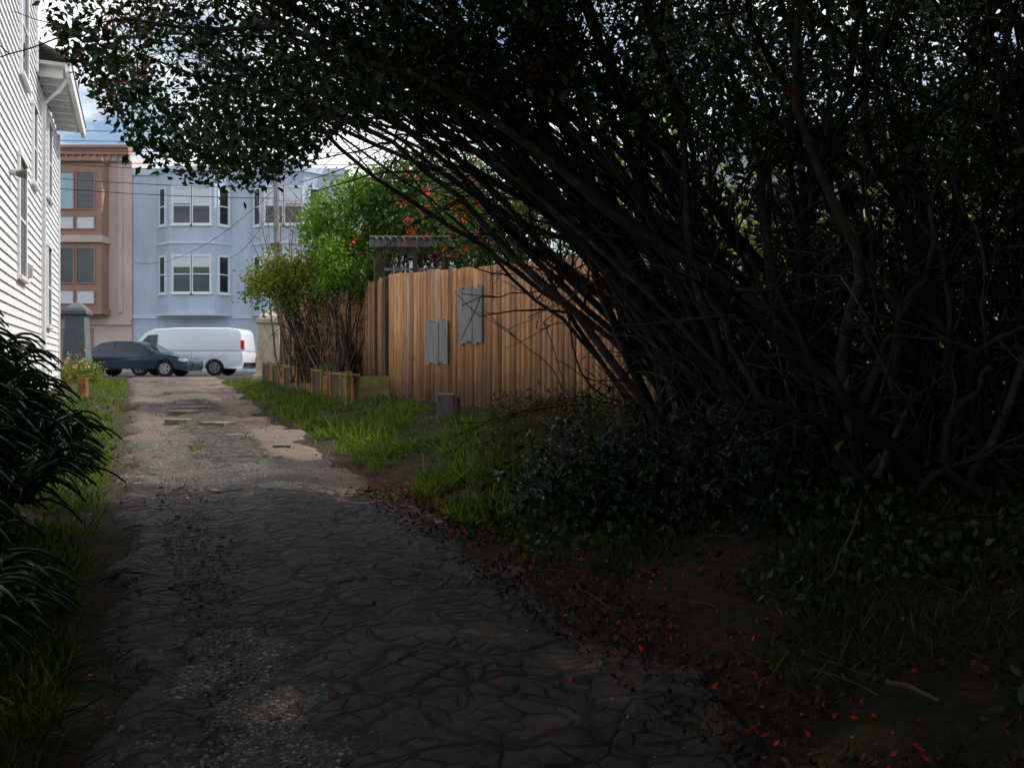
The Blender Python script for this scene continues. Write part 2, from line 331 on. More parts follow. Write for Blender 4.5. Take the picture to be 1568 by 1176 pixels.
for (a0,w,z0,z1) in ((15.9*c_,.95,3.4,5.4),(20.8*c_,.8,2.7,4.4),(16.2*c_,.95,7.3,9.2),(21*c_,.8,5.9,7.5),(18*c_,.6,5.6,7.0)):
    tr.box(0,.07,a0-.12,a0,z0-.1,z1+.12,M_trim); tr.box(0,.07,a0+w,a0+w+.12,z0-.1,z1+.12,M_trim)
    tr.box(0,.09,a0-.14,a0+w+.14,z1+.12,z1+.2,M_trim); tr.box(0,.11,a0-.15,a0+w+.15,z0-.18,z0-.1,M_trim)
    tr.box(0,.05,a0,a0+w,(z0+z1)/2-.03,(z0+z1)/2+.03,M_trim); wd.box(0,.035,a0+.002,a0+w-.002,z0-.1,z1+.12,M_glass)
tr.done('trim',H,bevel=.006); wd.done('windows',H)
ev=MB(); ev.box(.0,.58,YM+.05,Y1+.35,8.32,8.40,M_eave); ev.box(.58,.68,YM+.05,Y1+.37,8.18,8.46,M_trim)
ev.add([(.7,YM+.0,8.46),(.7,Y1+.4,8.46),(-5,Y1+.4,11.0),(-5,YM,11.0),(.7,YM+.0,8.52),(.7,Y1+.4,8.52),(-5,Y1+.4,11.1),(-5,YM,11.1)],[(0,1,2,3),(4,5,6,7),(0,1,5,4),(1,2,6,5),(2,3,7,6),(3,0,4,7)],M_roofsh)
k=YM+.3
while k<Y1: ev.box(.005,.52,k,k+.08,8.12,8.32,M_trim); k+=.6
ev.done('eave',H,bevel=.004)
dp=Tubes(8); dp.add([(.62,YM+.5,8.2),(.4,YM+.6,7.9),(.1,YM+.7,7.6),(.1,YM+.7,.6)],.05); dp.done('downspout',M_trim,H)
lf=MB(); lf.cyl((.02,14.9*c_,5.0),.06,.06,.1,'x',M_eave); lf.cyl((.12,14.9*c_,4.98),.05,.09,.16,'x',M_roofsh); lf.box(.02,.1,17.3*c_,17.3*c_+.2,3.4,3.65,M_eave); lf.done('wall_lamp',H)

# ------------------------------------------------------------ far buildings
M_blue=stucco('pale_blue_stucco',(.52,.61,.74))
M_bluet=simple('blue_trim',(.58,.65,.76),.7,.05,2,.05)
M_pink=stucco('pink_beige_stucco',(.64,.52,.48))
M_brown=simple('brown_window_wood',(.36,.21,.165),.6,.12,3,.1)
M_blind=simple('blind',(.66,.7,.74),.7,.08,8,.1,.2,0,(.2,.2,10))
M_curt=simple('curtain',(.38,.53,.6),.7,.2,6,.1,.2,0,(8,8,.2))
M_winw=simple('window_white_frame',(.78,.8,.82),.5,.03,3,0)
M_dark=simple('dark_interior',(.03,.032,.036),.7,.3,3,0)
M_garage=simple('garage_door_paint',(.28,.33,.41),.6,.1,2,.1)
def window(mb,F,a0,a1,z0,z1,fm,blind=None,mid=True,t=.07):
    mb.fbox(F,a0-.1,a1+.1,0,.05,z0-.1,z0,fm); mb.fbox(F,a0-.1,a1+.1,0,.05,z1,z1+.1,fm)
    mb.fbox(F,a0-.1,a0,0,.05,z0,z1,fm); mb.fbox(F,a1,a1+.1,0,.05,z0,z1,fm)
    mb.fbox(F,a0-.14,a1+.14,0,.1,z0-.17,z0-.1,fm)
    if mid: zm=(z0+z1)/2; mb.fbox(F,a0,a1,.0,.04,zm-.03,zm+.03,fm)
    zb=z1
    if blind:
        frac=random.choice([.2,.3,.5,.45]); zb=z1-(z1-z0)*frac; mb.fbox(F,a0+.001,a1-.001,0,.012,zb,z1-.001,blind)
    mb.fbox(F,a0+.001,a1-.001,0,.018 if not blind else .010,z0+.001,zb-.001,M_glass)
B=empty('pale_blue_apartment_building')
w=MB(); D=48.; w.box(-21.42,-9.4,D,D+14,1.0,12.6,M_blue); w.box(-21.42,-9.4,D-.12,D,12.35,12.72,M_bluet)
w.box(-21.42,-9.4,D-.08,D-.001,4.25,4.45,M_bluet)
def bay(w,xa,xb,xc,xd,dep,z0,z1,mat,trim):
    poly=[(xa,D),(xb,D-dep),(xc,D-dep),(xd,D)]; w.prism(poly,z0,z1,mat)
    q=.1; p2=[(xa-q,D),(xb-q*.5,D-dep-q),(xc+q*.5,D-dep-q),(xd+q,D)]
    w.prism(p2,z0-.12,z0,trim); w.prism(p2,z1,z1+.3,trim); w.prism([(xa-.04,D),(xb-.03,D-dep-.05),(xc+.03,D-dep-.05),(xd+.04,D)],8.35,8.5,trim)
    def fr(p,q): 
        d=(q[0]-p[0],q[1]-p[1]); l=math.hypot(*d); d=(d[0]/l,d[1]/l); return (p,d,(d[1],-d[0])),l
    return fr(poly[0],poly[1]),fr(poly[1],poly[2]),fr(poly[2],poly[3])
gl=MB()
for xs in ((-20.1,-19.0,-16.5,-15.9+.1),(-14.75,-13.75,-11.55,-10.6)):
    L_,C_,R_=bay(w,*xs,.95,4.5,12.35,M_blue,M_bluet)
    for z0,z1 in ((5.7,7.65),(9.5,11.45)):
        for (F_,l) in (L_,R_): window(gl,F_,l*.5-.27,l*.5+.27,z0,z1,M_winw,None)
        F_,l=C_; window(gl,F_,l/2-1.0,l/2-.08,z0,z1,M_winw,M_blind); window(gl,F_,l/2+.08,l/2+1.0,z0,z1,M_winw,M_blind)
F_=((-21.42,D),(1,0),(0,-1))
for a0,a1 in ((1.2,3.9),(7.2,9.9)):
    gl.fbox(F_,a0,a1,0,.03,1.29,3.5,M_garage)
    for i in range(5): gl.fbox(F_,a0,a1,.03,.045,1.32+i*.44,1.70+i*.44,M_garage)
gl.fbox(F_,5.0,6.0,0,.03,1.6,3.7,M_dark); 
w.done('walls',B); gl.done('windows',B)
rf=MB(); rf.box(-14.2,-12.4,D+2,D+4,12.6,13.8,M_blue); rf.cyl((-16,D+1,12.7),.09,.09,1.1,'z',M_garage); rf.cyl((-17.3,D+1.4,12.7),.07,.07,.8,'z',M_garage); rf.done('roof_vents',B)
P=empty('pink_bay_window_house'); w=MB()
w.box(-34,-21.44,D-.1,D+14,1.0,13.4,M_pink)
w.box(-34,-21.44,D-.55,D-.1,13.4,13.75,M_brown); w.box(-34,-21.44,D-.35,D-.1,13.1,13.4,M_pink); w.box(-34,-21.44,D-.7,D+.5,13.75,13.9,M_brown)
x=-33.8
while x<-21.6: w.box(x,x+.12,D-.5,D-.36,13.15,13.4,M_brown); x+=.4
w.box(-27.5,-22.75,D-.95,D-.1,4.6,12.9,M_brown)
w.box(-27.6,-22.65,D-1.15,D-.1,12.9,13.1,M_brown); w.box(-27.6,-22.65,D-1.15,D-.1,8.42,8.8,M_pink); w.box(-27.6,-22.65,D-1.15,D-.1,4.45,4.75,M_brown)
w.box(-22.2,-21.95,D-.18,D-.1,4.6,13.1,M_pink)
w.box(-34,-21.44,D-.25,D-.1,3.9,4.2,M_pink); w.done('walls',P)
gl=MB(); F_=((-27.5,D-.95),(1,0),(0,-1))
for i,(a,b_) in enumerate(((.15,.95),(1.1,2.05),(2.25,3.2),(3.4,4.35))):
    for z0,z1,md in ((10.3,12.3,0),(9.2,9.85,0),(6.2,8.1,0),(5.05,5.75,0)):
        hh=z1-z0; gl.fbox(F_,a,b_,0,.02,z0,z1,(M_curt if (hh>1 and (i!=3 and z0>9)) else (M_blind if hh<1 else M_glass)))
        gl.fbox(F_,a-.06,b_+.06,.0,.06,z0-.06,z0,M_brown); gl.fbox(F_,a-.06,b_+.06,.0,.06,z1,z1+.06,M_brown)
        gl.fbox(F_,a-.06,a,0,.06,z0,z1,M_brown); gl.fbox(F_,b_,b_+.06,0,.06,z0,z1,M_brown)
gl.box(-26.8,-23.6,D-.13,D-.1,1.29,3.7,M_brown); gl.done('windows',P)
G=empty('grey_stucco_house'); M_gst=stucco('grey_stucco',(.5,.54,.6))
w=MB(); w.box(-9.38,-1.5,D,D+12,1,11.6,M_gst); w.box(-9.4,-1.5,D-.2,D,11.4,11.75,M_bluet); w.done('walls',G)
gl=MB(); F_=((-9.38,D),(1,0),(0,-1))
for a in (.9,3.3,5.8):
    for z0 in (5.4,8.8): window(gl,F_,a,a+1.1,z0,z0+1.9,M_winw,M_blind)
gl.done('windows',G)
G2=empty('pale_house'); w=MB(); w.box(8,24,30,40,0,9.5,M_gst); w.box(7.7,24.3,29.7,40.3,9.5,9.8,M_bluet); w.done('walls',G2)
gl=MB(); F_=((8,30),(1,0),(0,-1))
for a in (1.5,4.5,7.5,10.5):
    for z0 in (3,6.2): window(gl,F_,a,a+1.2,z0,z0+1.9,M_winw,None)
gl.done('windows',G2)

# ------------------------------------------------------------ gate pillars
M_pil=simple('weathered_pillar',(.46,.40,.32),.85,.3,4,.4); M_pil2=simple('dark_painted_pillar',(.13,.15,.16),.7,.2,4,.3)
def pillar(name,x,y,h,wd,mat):
    p=MB(); z=float(gh(x,y))-.1
    def fr(w0,w1,z0,z1):
        p.add([(-w0,-w0,z0),(w0,-w0,z0),(w0,w0,z0),(-w0,w0,z0),(-w1,-w1,z1),(w1,-w1,z1),(w1,w1,z1),(-w1,w1,z1)],[(0,3,2,1),(4,5,6,7),(0,1,5,4),(1,2,6,5),(2,3,7,6),(3,0,4,7)],mat)
    fr(wd*.62,wd*.60,0,.25); fr(wd*.5,wd*.38,.25,h-.42); fr(wd*.5,wd*.5,h-.42,h-.28); fr(wd*.44,wd*.40,h-.28,h-.2); fr(wd*.40,wd*.1,h-.2,h)
    p.done(name,None,.015,(x,y,z),.2)
pillar('gate_pillar',-8.0,28,2.35,.82,M_pil); pillar('gate_pillar.001',-14.85,29,2.75,.78,M_pil2)

# ------------------------------------------------------------ fence (angled cedar boards)
m,nt,b=base_mat('cedar_board'); v=coords(nt,(14,14,.7)); a=nd(nt,'ShaderNodeAttribute',attribute_name='rnd')
g=nz(nt,v,2.2,7,.65); c=ramp(nt,a.outputs['Fac'],[(0,(.23,.13,.075)),(.3,(.40,.205,.10)),(.6,(.56,.28,.13)),(.85,(.70,.39,.19)),(.97,(.32,.32,.32))])
c=mix(nt,1.0,c,ramp(nt,g,[(.3,(.42,.39,.37)),(.6,(1.1,1.1,1.1))]),'MULTIPLY')
wx=nz(nt,coords(nt,(1.5,1.5,.5)),1.1,5,.6)
c=mix(nt,ramp(nt,wx,[(.48,(0,0,0)),(.75,(.35,.35,.35))]),c,(.24,.19,.15))
gn=nd(nt,'ShaderNodeTexCoord'); sp=nd(nt,'ShaderNodeSeparateXYZ'); nt.links.new(gn.outputs['Object'],sp.inputs[0])
hgt=mth(nt,'ADD',mth(nt,'SUBTRACT',sp.outputs['Z'],.8),mth(nt,'MULTIPLY',mth(nt,'SUBTRACT',nz(nt,coords(nt),3,5),.5),1.2))
c=mix(nt,ramp(nt,hgt,[(0.0,(.75,.75,.75)),(.7,(0,0,0))]),c,(.19,.15,.115))
nt.links.new(c,b.inputs['Base Color']); b.inputs['Roughness'].default_value=.8; b.inputs['Specular IOR Level'].default_value=.2; bump(nt,b,g,.4,.006); M_cedar=m
M_greyb=simple('grey_board',(.25,.255,.26),.85,.4,3,.4,.2,0,(10,10,.6)); M_oldw=simple('old_dark_wood',(.10,.078,.06),.85,.35,3,.4,.2,0,(8,8,.8))
def plank_fence(A,Bp,zt,wmin,wmax,gap,thick=.022,lean=.006,top=.03):
    A=np.array(A,float);Bp=np.array(Bp,float); L=np.linalg.norm(Bp-A); d=(Bp-A)/L; n=np.array([d[1],-d[0]])
    if n[0]>0: n=-n
    V=[];F=[];r=[];s=0;k=0
    while s<L:
        wd=random.uniform(wmin,wmax); p=A+d*s; q=A+d*(s+wd); off=random.uniform(0,.008)+(k%2)*.004; t=s/L
        z0=float(gh(*((p+q)/2)))-.08; z1=zt(t)+random.uniform(-top,top); ln=random.uniform(-lean,lean)
        for (zz,l) in ((z0,0),(z1,ln)):
            for pp,oo in ((p,off),(q,off),(q,off-thick),(p,off-thick)):
                w_=pp+n*(oo+ (l if zz==z1 else 0))+d*l*2; V.append((w_[0],w_[1],zz+random.uniform(-.004,.004)))
        b0=k*8; F+=[(b0,b0+1,b0+5,b0+4),(b0+1,b0+2,b0+6,b0+5),(b0+2,b0+3,b0+7,b0+6),(b0+3,b0,b0+4,b0+7),(b0+4,b0+5,b0+6,b0+7),(b0,b0+3,b0+2,b0+1)]
        rr=min(.92,max(0,random.gauss(.55,.24))); 
        r+=[rr]*6; s+=wd+random.uniform(.3,1)*gap; k+=1
    return V,F,r,d,n,A
FE=empty('cedar_fence')
A0=(-2.47,17.0); A1=(1.75,10.4)
V,F,r,d,n,A=plank_fence(A0,A1,lambda t:3.42-.42*t,.12,.155,.004,top=.018)
npmesh('boards',V,F,M_cedar,FE,r)
pf=MB()
def onf(t_):   # distance along the fence where x/y = t_
    a=np.array(A0); b=np.array(A1)-a; s=(t_*a[1]-a[0])/(b[0]-t_*b[1]); return s*np.linalg.norm(b)
F_=((A0[0],A0[1]),tuple(d),tuple(n))
s=onf((655-784)/1300); 
for i in range(5): pf.fbox(F_,s+i*.17,s+i*.17+.16,.022+.004*(i%3),.042+.004*(i%3),1.62+.03*(i%2),2.42-.03*(i%3),M_greyb)
s=onf((705-784)/1300)
for i in range(5): pf.fbox(F_,s+i*.16,s+i*.16+.15,.022+.004*(i%3),.042+.004*(i%3),1.95+.03*(i%3),2.92-.04*(i%2),M_greyb)
pf.done('grey_patch_boards',FE,.003)
ps=MB(); L_=np.linalg.norm(np.array(A1)-np.array(A0)); s=.0
while s<L_: ps.fbox(F_,s,s+.1,-.13,-.03,.3,3.0,M_oldw); s+=2.1
for zz in (1.35,2.75): ps.fbox(F_,0,L_,-.065,-.025,zz,zz+.09,M_oldw)
ps.fbox(F_,-.16,-.02,-.05,.07,.6,3.38,M_oldw); ps.done('posts',FE)
F2=empty('slat_fence')
V,F,r,d2,n2,_=plank_fence((-7.2,26.5),(-2.65,17.2),lambda t:3.75-.4*t,.07,.10,.07); r=[x*.5 for x in r]
npmesh('slats',V,F,M_cedar,F2,r)
ps=MB(); Fb=((-7.2,26.5),tuple(d2),tuple(n2)); 
for zz in (1.6,2.4,3.2): ps.fbox(Fb,0,10.3,-.08,-.03,zz,zz+.09,M_oldw)
for s in np.arange(0,10.3,2): ps.fbox(Fb,s,s+.1,-.14,.05,.8,3.8,M_oldw)
ps.done('posts',F2)
M_mossw=simple('mossy_timber',(.2,.18,.07),.9,.4,4,.5)
RW=MB(); a=np.array((-7.75,26.6)); b2=np.array((-3.2,17.0)); L2=np.linalg.norm(b2-a); dd=(b2-a)/L2; n3=np.array((dd[1],-dd[0])); n3=n3 if n3[0]<0 else -n3
Fw=(tuple(a),tuple(dd),tuple(n3)); M_redw=simple('stained_timber',(.28,.12,.05),.8,.4,3,.3)
for i,s in enumerate(np.arange(0,L2-.2,.9)):
    z=float(gh(*(a+dd*s))); RW.fbox(Fw,s,s+.09,-.01,.08,z-.1,z+.62,M_mossw); RW.fbox(Fw,s+.09,s+.9,0,.04,z-.1,z+.53-.01*(i%2),M_redw if i%2 else M_oldw)
    RW.fbox(Fw,s,s+.9,-.12,.06,z+.54,z+.59,M_mossw)
z=float(gh(*b2))
RW.fbox(Fw,L2-.12,L2+.02,-.0,.12,z-.2,z+.66,M_mossw); RW.fbox(((b2[0],b2[1]),(1,0),(0,-1)),0,.75,.0,.05,z-.1,z+.56,M_mossw)
RW.done('timber_retaining_wall',None,.004)
pk=MB()
for i in range(7):
    x=-4.05+i*.16; y=18.6-i*.04; z=float(gh(x,y)); pk.prism([(x,y),(x+.04,y),(x+.04,y+.03),(x,y+.03)],z,z+1.0,M_redw)
pk.box(-4.1,-3.0,18.63,18.66,1.85,1.9,M_redw); pk.done('garden_picket_rail')
PG=MB(); 
for x in (-2.85,-2.1,-1.5):
    for y in (17.9,19.0): PG.box(x,x+.1,y,y+.1,.9,4.1,M_oldw)
for y in (17.85,19.0): PG.box(-3.0,-1.25,y,y+.05,4.1,4.26,M_greyb)
for i in range(12): PG.box(-2.95+i*.14,-2.84+i*.14,17.6,19.4,4.262,4.30,M_greyb)
for i in range(8): PG.box(-2.7+i*.16,-2.67+i*.16,17.93,17.95,3.1,4.1,M_oldw)
PG.box(-2.75,-1.5,17.92,17.96,3.6,3.66,M_greyb); PG.done('garden_pergola')

bk=MB(); z=float(gh(-1.0,12.9)); bk.box(-1.13,-.87,12.8,13.1,z-.05,z+.42,M_slab); bk.box(-.87,-.80,12.8,13.1,z-.05,z+.38,M_oldw); bk.done('concrete_block',None,.02)
sk=MB(); x=(125-784)/1300*19.5; sk.box(x-.09,x+.09,19.5,19.66,.6,1.32,M_redw); sk.done('wooden_stake',None,.01)

# ------------------------------------------------------------ pole and wires
up=MB(); up.cyl((-8.6,31,1.0),.12,.10,7.6,'z',M_greyb,12); up.box(-8.76,-8.44,30.8,31.2,5.8,6.05,M_oldw); up.done('utility_pole')
wr=Tubes(4); M_wire=simple('cable',(.02,.02,.02),.6,.1,3,0)
def wire(a,b,sag,r=.012):
    a=np.array(a,float);b=np.array(b,float);t=np.linspace(0,1,18)[:,None]; p=a+(b-a)*t; p[:,2]-=(4*sag*t*(1-t))[:,0]; wr.add(p,r)
wire((-8.6,31,8.1),(-21.3,47.9,7.4),.9); wire((-8.6,31,7.6),(-15.9,47.3,7.6),.5); wire((-8.6,31,8.2),(-12,47.5,12.4),.3)
for i,z in enumerate((12.9,12.5,12.1,11.6)): wire((-45,40+i*.2,z+.6),(14,40+i*.4,z+.2),.7,.016)
for i,z in enumerate((9.3,9.7,10.3)): wire((-30,36,z+1.2),(-8.5,31+i*.1,z-1.6),.4,.014)
wr.done('power_lines',M_wire)

# ------------------------------------------------------------ vehicles
M_tyre=simple('tyre',(.02,.02,.02),.8,.1,5,.1); M_rim=simple('alloy_rim',(.45,.45,.47),.3,.05,5,0,.5,.8)
M_head=simple('headlamp',(.7,.72,.75),.15,.03,5,0,.8); M_tail=simple('tail_lamp',(.5,.02,.02),.2,.05,5,0,.6)
def paint(name,col):
    m,nt,b=base_mat(name); b.inputs['Base Color'].default_value=(*col,1); b.inputs['Roughness'].default_value=.3; b.inputs['Coat Weight'].default_value=.6; b.inputs['Coat Roughness'].default_value=.08
    bump(nt,b,nz(nt,coords(nt),2,1),.03,.02); return m
def wheel(mb,cx,y,r,w,side):
    mb.cyl((cx,y,r),r,r,w,'y',M_tyre,24)
    yo=y-.004 if side<0 else y+w; mb.cyl((cx,yo,r),r*.66,r*.66,.006 ,'y',M_rim,20)
    for i in range(5):
        a=i*2*math.pi/5; cx2=cx+r*.42*math.cos(a+.6); cz=r+r*.42*math.sin(a+.6); mb.cyl((cx2,yo-(.003 if side<0 else -.007),cz),r*.12,r*.12,.004,'y',M_tyre,8)
def bottom(x0,x1,w1,w2,r,zb):
    pts=[(x1,zb)]
    for cx in (w2,w1): pts+=list(reversed([(cx-r*math.cos(math.pi*i/10),max(zb,.33+r*math.sin(math.pi*i/10)-0.02)) for i in range(11)]))
    return pts+[(x0,zb)]
car=empty('parked_sedan',(-17.6,34.0,1.158)); MC=paint('dark_blue_car_paint',(.015,.035,.07))
cb=MB(); cb.sprism([(0.05,.35),(0,.6),(.06,.86),(.25,.98),(1.0,1.0),(3.25,.96),(3.9,.88),(4.35,.76),(4.56,.62),(4.6,.42),(4.5,.25)]+bottom(.1,4.5,.85,3.68,.37,.22)[0:],0,1.8,MC)
cb.done('body',car,.05,seg=3,smooth=True)
gh_=MB(); off=lambda z:.0+max(0,(z-.96))*.42+.05
gh_.sprism([(.42,.96),(1.05,1.36),(1.6,1.45),(2.3,1.44),(2.75,1.34),(3.42,.94)],0,1.8,MC,off); gh_.done('roof',car,.04,seg=3,smooth=True)
cw=MB()
def sidewin(mb,pts,off,e=.006):
    mb.add([(x,off(z)-e,z) for x,z in pts],[tuple(range(len(pts)))],M_glass)
sidewin(cw,[(.75,1.0),(1.12,1.31),(1.58,1.38),(1.62,1.0)],off); sidewin(cw,[(1.69,1.0),(1.66,1.39),(2.28,1.385),(2.68,1.29),(3.08,1.0)],off)
cw.add([(3.42,.16,.965),(3.42,1.64,.965),(2.79,1.5,1.345),(2.79,.3,1.345)],[(0,1,2,3)],M_glass)
cw.done('windows',car)
cl=MB(); cl.sprism([(4.2,.66),(4.5,.58),(4.56,.66),(4.3,.76)],-.006,.25,M_head); cl.sprism([(-.01,.66),(.02,.8),(.3,.84),(.3,.72)],-.006,.2,M_tail)
cl.box(4.56,4.62,.5,1.3,.35,.52,M_tyre); cl.box(3.0,3.2,-.14,.0,.98,1.1,MC); cl.box(1.64,1.652,-.004,.01,.3,.95,M_tyre); cl.box(2.85,2.862,-.004,.01,.3,.93,M_tyre); cl.box(1.2,3.1,-.004,.01,.27,.29,M_tyre); cl.done('lights_and_trim',car,.006)
wh=MB()
for cx in (.85,3.68): wheel(wh,cx,.02,.325,.2,-1); wheel(wh,cx,1.58,.325,.2,1)
wh.done('wheels',car)
van=empty('white_cargo_van',(-17.3,37.2,1.158)); MW=paint('white_van_paint',(.74,.78,.84))
off=lambda z:max(0,(z-1.05))*.13
bt=bottom(.1,5.45,.95,4.25,.42,.30)
cb=MB(); cb.sprism([(0.02,.4),(0,.75),(.12,1.0),(.2,1.05),(5.5,1.05),(5.52,.5),(5.45,.30)]+bt,0,1.95,MW); cb.done('lower_body',van,.04,seg=3,smooth=True)
ub=MB(); ub.sprism([(.2,1.05),(.55,1.22),(1.25,1.93),(1.6,2.06),(2.6,2.12),(4.8,2.12),(5.3,2.06),(5.42,1.9),(5.5,1.05)],0,1.95,MW,off); ub.done('upper_body',van,.07,seg=3,smooth=True)
cw=MB(); sidewin(cw,[(.85,1.28),(1.32,1.78),(1.75,1.82),(1.75,1.28)],off)
cw.add([(.60,.12,1.25),(.60,1.83,1.25),(1.21,1.76,1.87),(1.21,.19,1.87)],[(0,1,2,3)],M_glass); cw.done('windows',van)
cl=MB(); cl.box(5.40,5.53,.0+.02,.16,1.15,1.55,M_tail); cl.box(5.47,5.60,.1,1.85,.42,.58,M_tyre); cl.box(-.03,.1,.1,1.85,.38,.55,M_tyre)
cl.box(2.02,2.035,-.005,.01,.4,1.04,M_dark); cl.box(3.25,3.262,-.005,.01,.45,1.04,M_dark); cl.box(.72,.732,-.005,.01,.5,1.04,M_dark); cl.box(2.1,3.7,-.012,.02,.82,.86,MW); cl.box(2.05,5.3,.012,.03,1.14,1.155,M_dark)
cl.box(1.0,1.15,-.2,-.0,1.15,1.4,M_dark); cl.done('lights_and_trim',van,.004)
wh=MB()
for cx in (.95,4.25): wheel(wh,cx,.02,.36,.22,-1); wheel(wh,cx,1.7,.36,.22,1)
wh.done('wheels',van)
red=empty('red_parked_car',(-11.6,38.3,1.158)); MR=paint('red_car_paint',(.3,.03,.03)); cb=MB()
cb.sprism([(0,.35),(0,.8),(.2,.92),(3.6,.95),(4.1,.8),(4.2,.4)]+bottom(.1,4.1,.8,3.3,.36,.22),0,1.7,MR); cb.sprism([(.3,.93),(.8,1.38),(2.2,1.42),(3.1,.95)],.1,1.6,M_glass); cb.done('body',red,.04,smooth=True,seg=3)
wh=MB()
for cx in (.8,3.3): wheel(wh,cx,.02,.32,.2,-1)
wh.done('wheels',red)

# ------------------------------------------------------------ the big overhanging tree
T=empty('overhanging_tree'); stems=Tubes(6); tw=Tubes(4); ends=[]
def under(x):    # underside of the leafy crown (height above ground at 8 m down the alley); higher over the lane mouth
    return np.interp(x,[-4.7,-4.35,-4.1,-3.8,-3.5,-2.5,-2.1,-1.8,-1.2,-.5,.6,2,5,9],[6,4.9,4.4,4.0,3.55,3.3,3.35,3.75,3.95,4.05,4.0,3.6,3.1,2.7])
def incrown(P):
    zz=(P[:,2]-1.6)*8/P[:,1]+1.6; return (P[:,1]>3.2)&(zz>under(P[:,0]*8/P[:,1])+.2*wob(P[:,0]*3,P[:,1]*3))
def stem(p0,p1,p2,r0,r1,ntw,leafy=True,wg=.03,tl=(.5,1.5),tmin=.35,sw=.10):
    n=18; p=sway(wig(bez(p0,p1,p2,n),wg),sw); rr=np.linspace(r0,r1,n)*R.uniform(.88,1.12,n); stems.add(p,rr,R.uniform())
    T_=unit(np.gradient(p,axis=0))
    for _ in range(ntw):
        i=int(n*R.uniform(tmin,1)); i=min(i,n-1); d=unit(T_[i]*.9+R.normal(size=3)*.55+np.array([-.1,0,.15])); l=R.uniform(*tl)
        q=wig(bez(p[i],p[i]+d*l*.5,p[i]+d*l+np.array([0,0,R.uniform(-.3,.1)])*l,7),.022); tw.add(q,np.linspace(max(.006,rr[i]*.45),.004,7),R.uniform())
        if leafy: ends.append(q[-1]); ends.append(q[4])
        T2=unit(np.gradient(q,axis=0))
        for _ in range(3):
            j=R.randint(2,7); d2=unit(T2[j]+R.normal(size=3)*.7); l2=R.uniform(.2,.6); s=wig(bez(q[j],q[j]+d2*l2*.5,q[j]+d2*l2,4),.01)
            tw.add(s,np.linspace(.005,.0025,4),R.uniform())
            if leafy: ends.append(s[-1])
def base(xr,yr):
    x=R.uniform(*xr);y=R.uniform(*yr); return np.array([x,y,float(gh(x,y))-.1])
for i in range(72):   # arching over the alley
    b0=base((1.5,4.2),(7.2,10)); tx=R.uniform(-4.0,.6); ty=R.uniform(6,9.5); tgt=np.array([tx,ty,0]); tgt[2]=max(4.3,(under(tx*8/ty)-1.6)*ty/8+1.6)+R.uniform(.1,1.4)
    c=np.array([R.uniform(-.2,1.5),(b0[1]+tgt[1])/2+R.uniform(-.8,.8),R.uniform(2.6,5.0)])
    stem(b0,c,tgt,R.uniform(.022,.055),.010,8,sw=.07)
for i in range(110):   # upright thicket
    b0=base((2.0,8.5),(6,11.5)); tgt=np.array([b0[0]+R.uniform(-4,1.6),b0[1]+R.uniform(-2.5,2),R.uniform(4.2,7)])
    c=np.array([b0[0]+R.uniform(-1.8,1.4),b0[1]+R.uniform(-1,1),R.uniform(1.8,4)])
    stem(b0,c,tgt,R.uniform(.022,.065),.012,7,tmin=.35,sw=.15)
for i in range(95):   # low crooked branches
    b0=base((2.2,6.5),(5.9,8.3)); tgt=b0+np.array([R.uniform(-1.8,3.2),R.uniform(-.9,1.2),R.uniform(.8,3.4)])
    c=(b0+tgt)/2+np.array([R.uniform(-1.1,1.1),R.uniform(-.4,.5),R.uniform(-.5,.9)])
    stem(b0,c,tgt,R.uniform(.022,.06),.010,5,False,.045,(.4,1.2),.2,.16)
for i in range(34):   # twiggy brush near the ground
    b0=base((1.3,4.5),(6.2,9)); tgt=b0+np.array([R.uniform(-1.3,.8),R.uniform(-1,1),R.uniform(.8,2.2)]); stem(b0,(b0+tgt)/2+R.normal(size=3)*.3,tgt,.018,.006,5,False,.03)
stems.done('limbs',M_bark,T); tw.done('twigs',M_bark,T)
E=np.array(ends); E=E[incrown(E)&(R.uniform(size=len(E))<np.where(E[:,0]>-1.6,.38,.46))&(E[:,1]<11.5)]
n=780; cx=np.r_[R.uniform(-4.4,-1.7,290),R.uniform(-1.7,1.3,110),R.uniform(1.3,9,380)]; cy=R.uniform(5.8,9.5,n); cz=(under(cx*8/cy)-1.6)*cy/8+1.65+R.exponential(.65,n)
q=cz<7; Cc=np.stack([cx,cy,cz],1)[q]
Cl=np.concatenate([E,Cc]); k=28
Pl=(Cl[:,None]+R.normal(size=(len(Cl),k,3))*np.array([.13,.13,.09])).reshape(-1,3)
Pl=Pl[incrown(Pl+np.array([0,0,.12]))]
sp_=np.stack([R.uniform(1.8,6,90),R.uniform(6,8.5,90),R.uniform(1.2,3.2,90)],1); Pl=np.concatenate([Pl,(sp_[:,None]+R.normal(size=(90,12,3))*.09).reshape(-1,3)])
print('leaves',len(Pl),len(E))
leaves('foliage',Pl,.075,.04,M_leafdark,T,(0,0,-.35))
n=50000; Pt=np.stack([R.uniform(-5.0,10,n),R.uniform(-5,9.5,n),0*R.uniform(size=n)],1); Pt[:,2]=4.9+.3*np.clip(Pt[:,1],0,20)+R.uniform(0,1.8,n)+.5*wob(Pt[:,0],Pt[:,1])
q=~((Pt[:,0]<-2.5)&(Pt[:,1]>7)); leaves('added_shade_crown',Pt[q],.26,.145,M_leafshade,T)  # unseen overhead leaves, added to darken the foreground
fl=E[R.choice(len(E),90)]; fl=np.r_[fl,np.stack([R.uniform(-4.45,-3.3,55),R.uniform(7.2,8.4,55),R.uniform(3.9,5.1,55)],1)]; fl=fl[incrown(fl)]; fl-=np.array([0,.15,.05])
leaves('red_blossoms',(fl[:,None]+R.normal(size=(len(fl),8,3))*.045).reshape(-1,3),.06,.024,M_red,T)
